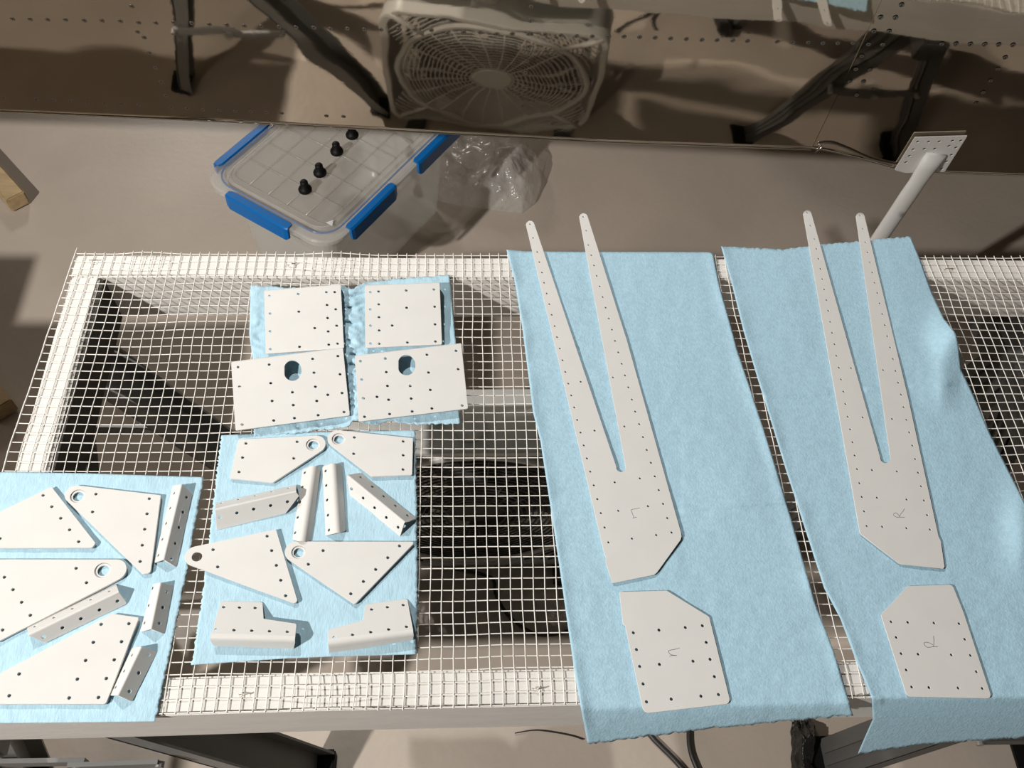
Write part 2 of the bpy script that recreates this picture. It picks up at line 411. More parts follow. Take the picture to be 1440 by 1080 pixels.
# ================================================================ SAWHORSES
def sawhorse(label, ax, sgn, m, xf=0.30):
    root = empty('sawhorse', (ax, -0.30, FLOOR))
    box('top_beam', (ax, -0.305, -0.128), (0.05, 0.62, 0.062), m, root, bevel=0.004)
    for fy, up in ((-0.535, -1), (-0.10, 1)):
        for k, (xt, xb) in enumerate(((-0.018, -0.17), (0.018, xf))):
            a = Vector((ax + sgn * xt, fy, -0.115)); b = Vector((ax + sgn * xb, fy, FLOOR + 0.004))
            bm = bmesh.new(); R = beam_R(a, b, (0, 1, 0)); c = (a + b) / 2; L = (b - a).length
            # ribbed channel: web plus lips and two ribs
            box_bm(bm, c, (0.005, 0.066, L), R)
            for yy in (-0.031, 0.031): box_bm(bm, c + R @ Vector((-0.014, yy, 0)), (0.030, 0.004, L), R)
            for yy in (-0.010, 0.010): box_bm(bm, c + R @ Vector((0.004, yy, 0)), (0.006, 0.006, L * 0.94), R)
            lg = link('leg', bm_mesh(bm), m, root)
            bm = bmesh.new(); box_bm(bm, (b.x, b.y, FLOOR + 0.0065), (0.055, 0.078, 0.013), None, 0.003)
            link('rubber_foot', bm_mesh(bm), 'black', root)
        # folding brace between the two legs
        zb = -0.36; f = (-0.115 - zb) / (-0.115 - FLOOR)
        x1 = ax + sgn * (-0.018 + (-0.17 + 0.018) * f); x2 = ax + sgn * (0.018 + (xf - 0.018) * f); xm = (x1 + x2) / 2; yb = fy + up * 0.040
        bm = bmesh.new(); beam_bm(bm, (x1, yb, zb), (xm + 0.01 * sgn, yb, zb - 0.006), 0.022, 0.006, (0, 1, 0))
        link('brace', bm_mesh(bm), m, root)
        bm = bmesh.new(); beam_bm(bm, (xm - 0.01 * sgn, yb + up * 0.006, zb - 0.006), (x2, yb + up * 0.006, zb), 0.022, 0.006, (0, 1, 0))
        link('brace', bm_mesh(bm), m, root)
        V, Fc = tube_geo([(xm, yb - 0.004, zb - 0.006), (xm, yb + up * 0.014, zb - 0.006)], 0.008, 10); link('hinge_pin', mesh(V, Fc), 'saw2', root)
        for xx in (x1, x2):
            V, Fc = tube_geo([(xx, yb - 0.004, zb), (xx, yb + up * 0.012, zb)], 0.006, 10); link('bolt', mesh(V, Fc), 'saw2', root)
    tag(root, label, 'sawhorse', 'folding sawhorses under the mesh table'); return root
sawhorse('dark grey folding sawhorse under the left end of the mesh table', -0.02, 1, 'saw')
sawhorse('grey folding sawhorse under the right end of the mesh table', 1.34, -1, 'sawd', 0.20)

# ================================================================ BOX FAN under the table
fx, fy, fw, fd = 0.545, -0.115, 0.455, 0.115; ftop = -0.25; fh = ftop - FLOOR - 0.012; fz = ftop - fh / 2
fan = empty('box_fan', (fx, fy, FLOOR)); tag(fan, 'light grey square box fan with round ringed grille standing below the mesh', 'fan')
A_f = np.column_stack([[1, 0, 0], [0, 0, 1], [0, -1, 0]])  # 2D x -> X, y -> Z, normal -> -Y
W2, H2 = fw / 2, fh / 2; RG = 0.198
outer = fillet([(-W2, -H2, 0.05), (W2, -H2, 0.05), (W2, H2, 0.05), (-W2, H2, 0.05)])
inner = fillet([(-W2 + 0.014, -H2 + 0.014, 0.04), (W2 - 0.014, -H2 + 0.014, 0.04), (W2 - 0.014, H2 - 0.014, 0.04), (-W2 + 0.014, H2 - 0.014, 0.04)])
link('housing', blank(outer, [inner], fd, A_f, (fx, fy - fd / 2, fz), 0.003), 'fan', fan)
# front frame: circular rim with four diagonal struts to the corners
def rim(yc, nm):
    V = []; Fc = []
    tube_geo([(fx + RG * math.cos(a), yc, fz + RG * math.sin(a)) for a in np.linspace(0, 2 * math.pi, 64, endpoint=False)], 0.0065, 8, True, V, Fc)
    for sx in (-1, 1):
        for sz in (-1, 1):
            d = RG * 0.7071; tube_geo([(fx + sx * d, yc, fz + sz * d), (fx + sx * (W2 - 0.016), yc, fz + sz * (H2 - 0.016))], 0.007, 8, False, V, Fc)
    link(nm, mesh(V, Fc), 'fan', fan, smooth=True)
yf = fy + fd / 2 - 0.004; yr = fy - fd / 2 + 0.006
rim(yf, 'grille_rim'); rim(yr, 'grille_rim')
def grille(yc, nm, m, dome):
    V = []; Fc = []
    for k in range(16):
        r = 0.052 + k * (RG - 0.052) / 16; yy = yc + dome * math.cos(r / RG * 1.5)
        tube_geo([(fx + r * math.cos(a), yy, fz + r * math.sin(a)) for a in np.linspace(0, 2 * math.pi, 56, endpoint=False)], 0.0017, 5, True, V, Fc)
    for k in range(24):
        a = 2 * math.pi * k / 24 + 0.1
        tube_geo([(fx + r * math.cos(a + 0.5 * (r - 0.05)), yc + dome * math.cos(r / RG * 1.5), fz + r * math.sin(a + 0.5 * (r - 0.05))) for r in np.linspace(0.05, RG, 6)], 0.0017, 5, False, V, Fc)
    for sx in (-1, 1):
        for sz in (-1, 1):
            a0 = math.atan2(sz, sx)
            for q in range(5):
                r = RG + 0.014 + q * 0.012; da = 0.40 - q * 0.055
                pts = []
                for a in np.linspace(a0 - da, a0 + da, 10):
                    x = r * math.cos(a); z = r * math.sin(a)
                    if abs(x) < W2 - 0.012 and abs(z) < H2 - 0.012: pts.append((fx + x, yc, fz + z))
                if len(pts) > 2: tube_geo(pts, 0.0017, 5, False, V, Fc)
    link(nm, mesh(V, Fc), m, fan, smooth=True)
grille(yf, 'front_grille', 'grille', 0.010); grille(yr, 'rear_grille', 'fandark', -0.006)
Af = Matrix(((1, 0, 0), (0, 0, 1), (0, -1, 0)))  # local z -> +Y
V, Fc = lathe_geo([(0.0, 0), (0.045, 0.0), (0.052, -0.006), (0.052, -0.012), (0.0, -0.012)][::-1], 28, (fx, yf + 0.012, fz), axis=Matrix(((1, 0, 0), (0, 0, 1), (0, 1, 0))))
link('hub_badge', mesh(V, Fc), 'fan', fan)
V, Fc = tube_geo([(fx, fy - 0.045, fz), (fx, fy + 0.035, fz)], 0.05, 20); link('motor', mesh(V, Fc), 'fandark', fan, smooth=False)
for k in range(5):
    V = []; Fc = []; a0 = 2 * math.pi * k / 5; n_r, n_a = 6, 6
    for side in (0, 1):
        for i in range(n_r + 1):
            r = 0.048 + (0.182 - 0.048) * i / n_r
            for j in range(n_a + 1):
                a = a0 + (j / n_a - 0.5) * (0.75 + 0.15 * i / n_r); V.append((fx + r * math.cos(a), fy + (j / n_a - 0.5) * 0.05 + 0.002 * side, fz + r * math.sin(a)))
    W_ = n_a + 1; O = (n_r + 1) * W_
    for i in range(n_r):
        for j in range(n_a):
            q = i * W_ + j; Fc += [(q, q + 1, q + W_ + 1, q + W_), (O + q, O + q + W_, O + q + W_ + 1, O + q + 1)]
    for i in range(n_r):
        for j in (0, n_a): q = i * W_ + j; Fc.append((q, q + W_, O + q + W_, O + q))
    for j in range(n_a):
        for i in (0, n_r): q = i * W_ + j; Fc.append((q, q + 1, O + q + 1, O + q))
    link('fan_blade', mesh(V, Fc), 'fandark', fan, smooth=False)
kx = U(661, 590, ftop + 0.01)[0]
V, Fc = lathe_geo([(0, 0), (0.026, 0), (0.026, 0.012), (0.023, 0.02), (0, 0.02)], 24, (kx, fy - 0.015, ftop - 0.001)); link('control_knob', mesh(V, Fc), 'fan', fan)
hp = smooth_path([(fx - 0.16, fy, ftop - 0.004), (fx - 0.155, fy, ftop + 0.016), (fx - 0.11, fy, ftop + 0.022), (fx - 0.065, fy, ftop + 0.016), (fx - 0.06, fy, ftop - 0.004)], 5)
tube('handle', hp, 0.008, 'fan', fan, 8)
for xx in (-0.17, 0.17): box('foot', (fx + xx, fy, FLOOR + 0.008), (0.04, 0.19, 0.016), 'fandark', fan, bevel=0.003)

# cables
def cable(label, pts, r, name='power_cable', cat='cable', n=8, group=None):
    P = smooth_path(pts, n); o = tube(name, P, r, 'cable', None, 8, False, origin=tuple(P[0])); tag(o, label, cat, group); return o
fp = lambda x, y, h=0.004: tuple(U(x, y, FLOOR + h))
cable('thin black cable looping on the floor below the mesh gap', [fp(640, 800), fp(690, 812), fp(697, 835), fp(712, 862), fp(735, 882), fp(760, 893), fp(790, 890), fp(808, 880), fp(850, 840)], 0.003)
cable('black cable curving from under the middle blue towel, left of its pair', [fp(890, 1000, .005), fp(915, 1034, .005), fp(930, 1050, .005), fp(950, 1070, .005), fp(985, 1110, .005)], 0.0048)
cable('black cable from under the middle blue towel, right of its pair', [fp(972, 1000, .005), fp(969, 1030, .005), fp(971, 1055, .005), fp(980, 1080, .005), fp(1000, 1120, .005)], 0.0046)
cable('short thin black wire scrap on the floor near the front rail', [fp(724, 1031), fp(752, 1027), fp(780, 1030), fp(805, 1035), fp(820, 1040)], 0.0010, 'wire_scrap', 'wire')

# ================================================================ POLISHED AIRCRAFT SKIN
SA = U(0, 157, -0.07); SB = U(850, 200, -0.07); su = SB - SA; su[2] = 0; su /= np.linalg.norm(su); sn = np.array([su[1], -su[0], 0.0])  # sn towards the viewer
if sn[1] > 0: sn = -sn
RC = 6.0; TH0 = math.radians(10.0)
def prof(z):
    """offset along sn (towards camera) of the skin at height z; circular belly"""
    zc = -0.07 + RC * math.sin(TH0)
    q = RC * RC - (z - zc) ** 2; q0 = RC * RC - (-0.07 - zc) ** 2
    return math.sqrt(q) - math.sqrt(q0)
def skin_pt(u, z, off=0.0):
    zc = -0.07 + RC * math.sin(TH0); th = math.asin((z - zc) / RC)
    p = SA + su * u + sn * (prof(z) + off * math.cos(th)); return np.array([p[0], p[1], z + off * math.sin(th)])
def skin_hit(px, py):
    lo, hi = 0.8, 4.0; d = ray(px, py); t = 1.2
    for _ in range(60):
        P = CC + d * t; z = min(max(P[2], -0.9), 1.2); g = (P - SA) @ sn - prof(z)   # >0 in front
        t += g * 0.9
    P = CC + d * t; return (P - SA) @ su, P[2]
skin = empty('aircraft_skin', tuple(skin_pt(0.9, -0.07)))
tag(skin, 'polished riveted aluminium aircraft skin mirroring the fan and sawhorses', 'aircraft part')
edgeL = [(-900, 126), (0, 157), (300, 170), (600, 186), (850, 200), (1000, 205), (1142, 210)]
edgeR = [(1142, 208), (1170, 213), (1215, 224), (1262, 237), (1330, 243), (1440, 247), (1700, 262)]
def edge_fn(e):
    q = [skin_hit(*p) for p in e]; return [a for a, _ in q], [b for _, b in q]
eL = edge_fn(edgeL); eR = edge_fn(edgeR)
sb = skin_hit(1143, 206); st = skin_hit(1240, 0)
def seam_u(z): t = (z - sb[1]) / (st[1] - sb[1]); return sb[0] + (st[0] - sb[0]) * t
ZT = 0.31
def skin_panel(nm, efn, left, off, th=0.0012):
    nu, nz = 90, 46; V = []; Fc = []
    for side in (0, 1):
        for i in range(nu + 1):
            for j in range(nz + 1):
                s = i / nu; t = j / nz
                if left:
                    u0 = efn[0][0]; ub = u0 + (sb[0] - u0) * s; zb = float(np.interp(ub, *efn)); z = zb + (ZT - zb) * t
                    u = u0 + (seam_u(z) + 0.006 - u0) * s
                else:
                    u1 = efn[0][-1]; ub = sb[0] + (u1 - sb[0]) * s; zb = float(np.interp(ub, *efn)); z = zb + (ZT - zb) * t
                    u = seam_u(z) + (u1 - seam_u(z)) * s
                V.append(skin_pt(u, z, off - th * side))
    W_ = nz + 1; O = (nu + 1) * W_
    for i in range(nu):
        for j in range(nz):
            q = i * W_ + j; Fc += [(q, q + W_, q + W_ + 1, q + 1), (O + q, O + q + 1, O + q + W_ + 1, O + q + W_)]
    for i in range(nu):
        for j in (0, nz): q = i * W_ + j; Fc.append((q, q + W_, O + q + W_, O + q))
    for i in (0, nu):
        b0 = len(V)
        for j in range(nz + 1): V += [V[i * W_ + j], V[O + i * W_ + j]]
        for j in range(nz): Fc.append((b0 + 2 * j, b0 + 2 * j + 2, b0 + 2 * j + 3, b0 + 2 * j + 1))
    return link(nm, mesh(V, Fc), 'skin', skin, smooth=True)
skin_panel('skin_panel', eL, True, 0.0); skin_panel('skin_panel', eR, False, 0.0009)
# folded lower lip, and the joggled lip right of the seam
def strip(nm, pts, w_, d_, m):
    V = []; Fc = []
    for (u, z) in pts:
        for (o_, dz) in ((0.001, 0), (0.001, -d_), (-w_, -d_ - 0.004), (-w_, -0.004)): 
            V.append(skin_pt(u, z + 0.0005, o_) + np.array([0, 0, dz]))
    for i in range(len(pts) - 1):
        for k in range(4): Fc.append((i * 4 + k, i * 4 + (k + 1) % 4, i * 4 + 4 + (k + 1) % 4, i * 4 + 4 + k))
    return link(nm, mesh(V, Fc), m, skin)
strip('lower_lip', [(u, float(np.interp(u, *eL))) for u in np.linspace(eL[0][0], sb[0], 60)], 0.022, 0.0016, 'gal')
strip('lower_lip', [(u, float(np.interp(u, *eR))) for u in np.linspace(sb[0], eR[0][-1], 40)], 0.022, 0.0014, 'gal')
jp = [skin_hit(*p) for p in [(1150, 201), (1170, 200), (1195, 209), (1225, 222), (1262, 230), (1285, 231)]]
tube('joggle_bead', smooth_path([skin_pt(u, z, 0.003) for u, z in jp], 6), 0.0016, 'gal', skin, 8)
tube('joggle_bead', [skin_pt(*skin_hit(1147, 212), 0.003), skin_pt(*skin_hit(1156, 204), 0.003)], 0.0012, 'gal', skin, 8)
V = []; Fc = []
for i in range(31):
    u = eL[0][0] + (eR[0][-1] - eL[0][0]) * i / 30
    for j in range(13):
        t = j / 12; p = skin_pt(u, ZT - 0.003, 0.0); V.append(p - sn * (1.0 * t) + np.array([0, 0, 0.035 * math.sin(t * 3.0)]))
for i in range(30):
    for j in range(12): q = i * 13 + j; Fc.append((q, q + 1, q + 14, q + 13))
me = mesh(V, Fc); o = link('upper_skin', me, 'skin', skin, smooth=True); md = o.modifiers.new('s', 'SOLIDIFY'); md.thickness = 0.0012
for k_ in range(2): box('light_blocker', (1.35 + 0.9 * k_, 1.42, (FLOOR + ZT) / 2 - 0.03), (0.78, 0.05, ZT - FLOOR - 0.06), 'lumber', skin)  # unseen boards behind the skin, added only to cast shade
# rivets
rv = []
c1 = crop(0, 0, 3.1304); 
rv += [c1(*p) for p in ((55, 83), (133, 84), (210, 86), (289, 87), (371, 90), (449, 91), (530, 93), (610, 99), (686, 101), (766, 99), (844, 102), (922, 107), (998, 110), (1076, 114), (1150, 116), (1228, 118), (1303, 120), (1380, 121), (606, 140), (635, 165), (659, 233), (684, 298), (707, 360), (730, 420), (580, 28),
       (15, 430), (160, 436), (237, 440), (308, 444), (384, 450), (458, 454), (532, 456), (610, 462), (752, 472), (823, 476), (893, 482), (965, 485), (1034, 489), (1103, 491), (1172, 495), (1240, 498))]
c2 = crop(440, 0, 3.1304)
rv += [c2(*p) for p in ((5, 122), (78, 127), (152, 126), (226, 129), (299, 131), (377, 128), (450, 130), (521, 133), (592, 145), (664, 141), (736, 143), (809, 150), (878, 149), (950, 149), (1022, 152), (1092, 156), (1161, 159), (1230, 160), (1302, 160), (1370, 161), (961, 29), (958, 90), (950, 205), (942, 268), (935, 320), (935, 380), (929, 418), (925, 468), (60, 510), (135, 513))]
c3 = crop(880, 0, 2.5714)
rv += [c3(*p) for p in ((50, 134), (106, 136), (162, 139), (219, 141), (275, 144), (330, 145), (387, 146), (440, 148), (548, 150), (604, 152), (660, 154), (713, 156), (767, 156), (822, 156), (877, 157), (928, 158), (1142, 156), (1194, 156), (1246, 157), (1298, 158), (1348, 159), (1400, 160), (1372, 205), (1345, 247), (1318, 289), (1292, 331), (1267, 371), (997, 15), (975, 61), (952, 111), (921, 60), (897, 110), (853, 200), (883, 250), (832, 247), (860, 293), (810, 293), (835, 340))]
VR, FR, VD, FD = [], [], [], []
openh = set()
for k, p in enumerate(rv):
    u, z = skin_hit(*p); c = skin_pt(u, z, 0.0019 if u > seam_u(z) else 0.0001); c2_ = skin_pt(u, z, 0.01); n_ = Vector(c2_ - np.array(skin_pt(u, z, 0))).normalized()
    A_ = n_.to_track_quat('Z', 'Y').to_matrix()
    lathe_geo([(0.0036, 0), (0.0030, 0.0004), (0.0024, 0.0005), (0.0015, 0.0001)], 12, c, VR, FR, A_)
    lathe_geo([(0.0011, 0.0001), (0.0009, 0.0003)], 8, c, VD, FD, A_)
o = link('rivet_row', mesh(VR, FR), 'rivet', skin, smooth=False); o['kind'] = 'stuff'
o = link('rivet_hole', mesh(VD, FD), 'hole', skin); o['kind'] = 'stuff'

# ================================================================ STRUT FITTING bolted to the skin
c7 = crop(1120, 160, 4.5)
uu, zz = skin_hit(1310, 222); nP = np.array(skin_pt(uu, zz, 0.01)) - np.array(skin_pt(uu, zz, 0)); nP /= np.linalg.norm(nP)
PP = np.array(skin_pt(uu, zz, 0.006))
st_root, sinfo = plate('strut_fitting', 'pale grey strut with drilled square mounting plate leaning against the polished skin', 'strut',
    [(*c7(750, 150), 1), (*c7(1083, 140), 1), (*c7(938, 368), 1), (*c7(690, 375), 6), (*c7(620, 357), 3)],
    [c7(*p) for p in ((768, 178), (837, 178), (904, 177), (988, 172), (1041, 171), (740, 226), (810, 223), (876, 222), (966, 205), (1010, 215), (715, 268), (925, 266), (981, 261), (694, 308), (951, 303), (884, 326), (921, 348), (872, 349))],
    plane=(PP, nP), hr=0.0026)
st_root.children[0].name = 'mounting_plate'
a = Upl(*c7(880, 262), PP, nP) ; b = U(1112, 520, FLOOR + 0.02)
d = (b - a) / np.linalg.norm(b - a); a2 = a - d * 0.004
V = []; Fc = []; N = 20; ex = np.cross(d, nP); ex /= np.linalg.norm(ex); ey = np.cross(d, ex)
for i in range(21):
    t = i / 20; p = a2 + (b - a2) * t; wx = 0.0135 + 0.0045 * math.exp(-(t / 0.10) ** 2) + (0.002 if t > .1 else 0); wy = 0.0085
    for k in range(N):
        q = 2 * math.pi * k / N; V.append(p + ex * wx * math.cos(q) + ey * wy * math.sin(q))
for i in range(20):
    for k in range(N): Fc.append((i * N + k, i * N + (k + 1) % N, i * N + N + (k + 1) % N, i * N + N + k))
Fc += [tuple(range(N))[::-1], tuple(range(20 * N, 21 * N))]
link('strut_tube', mesh(V, Fc), 'primer', st_root, smooth=True)

# ================================================================ STORAGE TUB
LZ = -0.40
ca = U(279, 252, LZ)[:2]; cb = U(462, 352, LZ)[:2]; ex = (cb - ca) / np.linalg.norm(cb - ca); ey = np.array([-ex[1], ex[0]]); LW = float(np.linalg.norm(cb - ca)); LD = 0.50
T3 = Matrix([[ex[0], ey[0], 0], [ex[1], ey[1], 0], [0, 0, 1]])
tubo = empty('storage_tub', (float((ca + cb)[0] / 2 + ey[0] * LD / 2), float((ca + cb)[1] / 2 + ey[1] * LD / 2), FLOOR))
tag(tubo, 'clear plastic storage tub with gridded clear lid and bright blue latches', 'storage tub')
O2 = Vector((ca[0], ca[1], 0))
def TL(x, y, z): return O2 + T3 @ Vector((x, y, z))
def tinv(px, py, z):
    q = U(px, py, z)[:2] - ca; return float(q @ ex), float(q @ ey)
def rr(x0, y0, x1, y1, r): return fillet([(x0, y0, r), (x1, y0, r), (x1, y1, r), (x0, y1, r)])
def loft(rings, closed_bottom=True, closed_top=False):
    V = []; Fc = []; n = len(rings[0][0])
    for (pts, z) in rings: V += [TL(p[0], p[1], z) for p in pts]
    for i in range(len(rings) - 1):
        for k in range(n): Fc.append((i * n + k, i * n + (k + 1) % n, i * n + n + (k + 1) % n, i * n + n + k))
    if closed_bottom: Fc.append(tuple(range(n))[::-1])
    if closed_top: Fc.append(tuple(range((len(rings) - 1) * n, len(rings) * n)))
    return V, Fc
def rring(ins, r): return rr(ins, ins, LW - ins, LD - ins, r)
hT = LZ - 0.016
V, Fc = loft([(rring(0.058, 0.03), FLOOR + 0.003), (rring(0.050, 0.035), FLOOR + 0.012), (rring(0.036, 0.04), hT - 0.07), (rring(0.032, 0.04), hT - 0.068), (rring(0.024, 0.045), hT - 0.006), (rring(0.006, 0.05), hT - 0.004), (rring(0.006, 0.05), hT + 0.002), (rring(0.026, 0.045), hT + 0.002), (rring(0.026, 0.045), hT - 0.006), (rring(0.039, 0.04), hT - 0.07), (rring(0.053, 0.033), FLOOR + 0.014), (rring(0.06, 0.03), FLOOR + 0.006)], True, True)
link('tub_body', mesh(V, Fc), 'tub', tubo, smooth=False)
lid = empty('lid', (0, 0, 0)); lid.parent = tubo
V, Fc = loft([(rring(0.0, 0.055), hT + 0.003), (rring(0.0, 0.055), LZ - 0.003), (rring(0.004, 0.05), LZ), (rring(0.022, 0.045), LZ), (rring(0.026, 0.04), LZ - 0.007), (rring(0.030, 0.04), LZ - 0.007), (rring(0.034, 0.04), LZ - 0.001), (rring(0.034, 0.04), LZ - 0.003)], False, True)
link('lid_panel', mesh(V, Fc), 'lid', lid)
tube('seal_bead', [TL(p[0], p[1], LZ + 0.0005) for p in rring(0.019, 0.046)], 0.0022, 'bead', lid, 6, True)
def ribbar(x0, y0, x1, y1):
    V = []; Fc = []; tube_geo([TL(x0, y0, LZ), TL(x1, y1, LZ)], 0.0022, 6, False, V, Fc); return link('lid_rib', mesh(V, Fc), 'rib', lid, smooth=True)
ix0, ix1, iy0, iy1 = 0.045, LW - 0.045, 0.045, LD - 0.045
for k in range(1, 5): x = ix0 + (ix1 - ix0) * k / 5; ribbar(x, iy0, x, iy1)
for k in range(1, 7): y = iy0 + (iy1 - iy0) * k / 7; ribbar(ix0, y, ix1, y)
tube('lid_rib', [TL(p[0], p[1], LZ) for p in rr(ix0, iy0, ix1, iy1, 0.02)], 0.002, 'rib', lid, 6, True)
tx, ty = tinv(465.5, 314, LZ)
link('triangle_mark', blank([(-0.008, -0.006), (0.008, -0.006), (0, 0.008)], [], 0.0006, np.array([[T3[0][0], T3[0][1], 0], [T3[1][0], T3[1][1], 0], [0, 0, 1]]), TL(tx, ty, LZ + 0.003), 0.0001), 'white', lid)
def latch(side, s0, s1):
    bm = bmesh.new(); prof_ = [(-0.004, -0.034), (-0.008, -0.030), (-0.007, 0.001), (-0.003, 0.004), (0.011, 0.004), (0.013, 0.001), (0.0, 0.0), (-0.001, -0.032)]
    def mp(s, o, z):
        if side == 'front': return TL(s, o, LZ + z)
        if side == 'right': return TL(LW - o, s, LZ + z)
        if side == 'left': return TL(o, s, LZ + z)
        return TL(s, LD - o, LZ + z)
    V = []; Fc = []; n = len(prof_)
    for s, k in ((s0, 0.75), (s0 + 0.008, 1), (s1 - 0.008, 1), (s1, 0.75)): V += [mp(s, o * k, z * (k if z < 0 else 1)) for o, z in prof_]
    for i in range(3):
        for k in range(n): Fc.append((i * n + k, i * n + (k + 1) % n, i * n + n + (k + 1) % n, i * n + n + k))
    Fc += [tuple(range(n))[::-1], tuple(range(3 * n, 4 * n))]
    me = mesh(V, Fc); bm.from_mesh(me); link('latch', bm_mesh(bm), 'latch', tubo)
latch('front', 0.075, 0.235)
s0 = tinv(*crop(270, 170, 4.114)(885, 650), LZ)[1]; s1 = tinv(*crop(270, 170, 4.114)(1105, 345), LZ)[1]
latch('right', s0 + 0.012, s1 + 0.002)
s2 = tinv(*crop(270, 170, 4.114)(1205, 205), LZ)[1]; latch('right', s2 + 0.002, min(s2 + 0.16, LD - 0.02))
s3 = tinv(*crop(270, 170, 4.114)(125, 275), LZ)[1]; latch('left', max(s3, 0.05), max(s3, .05) + 0.16)
names = ['nearest the front edge of the lid', 'second from the front edge of the lid', 'third from the front edge of the lid', 'furthest back beside the polished skin']
for k, (x, y) in enumerate(((429.2, 266.5), (450, 243), (473.7, 213), (495.3, 190))):
    p = U(x, y, LZ + 0.006)
    V, Fc = lathe_geo([(0.0115, 0), (0.0135, 0.002), (0.0138, 0.006), (0.0115, 0.0105), (0.0082, 0.0125), (0.008, 0.024), (0.0065, 0.0265), (0.001, 0.027)], 20)
    o = link('rubber_bumper', mesh(V, Fc), 'black', smooth=True); o.location = (p[0], p[1], LZ + 0.0022)
    tag(o, 'small black rubber bumper on the clear lid, ' + names[k], 'bumper', 'black bumpers in a row on the tub lid')

# ================================================================ CLEAR PLASTIC BAG
bo = []
for (x, y) in ((600, 186), (660, 180), (735, 196), (757, 220), (762, 247), (752, 276), (735, 289), (690, 283), (640, 276), (604, 268)): bo.append(U(x, y, FLOOR + 0.03)[:2])
bc = np.mean(bo, axis=0)
V = []; Fc = []; NA, NR = 72, 18; ring = []
bl = [np.array(q) for q in bo]; 
for k in range(NA):
    s = k / NA * len(bl); i = int(s); t = s - i; t = t * t * (3 - 2 * t) * 0.5 + t * 0.5; ring.append(bl[i % len(bl)] * (1 - t) + bl[(i + 1) % len(bl)] * t)
for j in range(NR):
    f = (j + 1) / NR
    for k in range(NA):
        ph = f * math.pi / 2; rad = math.sin(ph); q = bc + (ring[k] - bc) * rad
        z = 0.085 * math.cos(ph) ** 0.8 + 0.015 * (1 - f)
        nz = noise.fractal(Vector((q[0] * 14, q[1] * 14, z * 9)), 0.9, 2.1, 5)
        rdg = abs(noise.noise(Vector((q[0] * 22 + 3, q[1] * 9, 1.7))))
        V.append((q[0] + 0.012 * nz * (1 - f), q[1] + 0.01 * nz * (1 - f), FLOOR + max(0.002, z + (0.035 * nz - 0.03 * rdg) * (1 - f * 0.8))))
V.append((bc[0], bc[1], FLOOR + 0.095))
for j in range(NR - 1):
    for k in range(NA): Fc.append((j * NA + k, (j + 1) * NA + k, (j + 1) * NA + (k + 1) % NA, j * NA + (k + 1) % NA))
for k in range(NA): Fc.append((len(V) - 1, k, (k + 1) % NA))
o = link('plastic_bag', mesh(V, Fc), 'bag', None, (bc[0], bc[1], FLOOR), smooth=True); tag(o, 'crumpled clear plastic bag on the floor beside the storage tub', 'bag')

# ================================================================ LEFT EDGE: pine lumber ends, plus unseen bench panels added to shade the floor
stand = empty('lumber_and_shade_panels', (-0.9, -0.3, FLOOR)); tag(stand, 'two pine beam ends poking in at the left edge, with unseen panels added to shade the floor', 'stand')
def skid(p_end, direction, sz, L):
    d_ = Vector(direction).normalized(); a_ = Vector(p_end); b_ = a_ + d_ * L
    bm = bmesh.new(); beam_bm(bm, a_, b_, sz[0], sz[1], (0, 0, 1), 0.003); link('skid', bm_mesh(bm), 'lumber', stand)
skid(U(26, 284, FLOOR + 0.022), (-0.66, 0.75, 0), (0.045, 0.04), 0.6)
skid(U(7, 578, FLOOR + 0.022), (-0.66, 0.75, 0), (0.045, 0.04), 0.7)
box('shade_panel_front', (-1.03, -0.63, -0.03), (1.4, 1.0, 0.03), 'lumber', stand, bevel=0.003)  # unseen panel, added and sized to cast the left floor shadow
box('shade_panel_rear', (-1.208, -0.0625, -0.03), (1.05, 0.135, 0.03), 'lumber', stand, bevel=0.003)  # second unseen panel, added for the step in that shadow
for (x, y) in ((-1.52, -1.08), (-0.5, -1.08), (-1.52, -0.13), (-0.78, -0.26)):
    box('shade_panel_post', (x, y, (FLOOR - 0.045) / 2), (0.085, 0.085, -0.045 - FLOOR), 'lumber', stand, bevel=0.003)  # added supports for the unseen shade panels

# ================================================================ BOTTOM RIGHT: black film bag
pts0 = [(1116, 1010), (1150, 1004), (1160, 1055), (1240, 1082), (1240, 1120), (1120, 1120), (1126, 1060)]
V = []; Fc = []; G = 26
c0 = U(1180, 1090, FLOOR + 0.03)
for j in range(G + 1):
    for i in range(G + 1):
        x = 1112 + (1150 - 1112) * i / G * (0.8 + 0.2 * j / G) + 2.5 * noise.noise(Vector((j * 0.35, i * 0.1, 0))); y = 1012 + 110 * j / G + 4 * math.sin(i * 0.8)
        q = U(x, y, FLOOR)[:2]; e_ = min(i, G - i, j, G - j) / (G / 2)
        z = 0.05 * min(1, e_ * 2) * (0.6 + 0.6 * noise.noise(Vector((q[0] * 20, q[1] * 20, 0)))) + 0.002
        V.append((q[0], q[1], FLOOR + max(0.002, z)))
for j in range(G):
    for i in range(G): q = j * (G + 1) + i; Fc.append((q, q + G + 1, q + G + 2, q + 1))
o = link('black_plastic_bag', mesh(V, Fc), 'blackbag', None, (c0[0], c0[1], FLOOR), smooth=True); tag(o, 'crumpled black plastic bag on the floor at the lower right', 'bag')

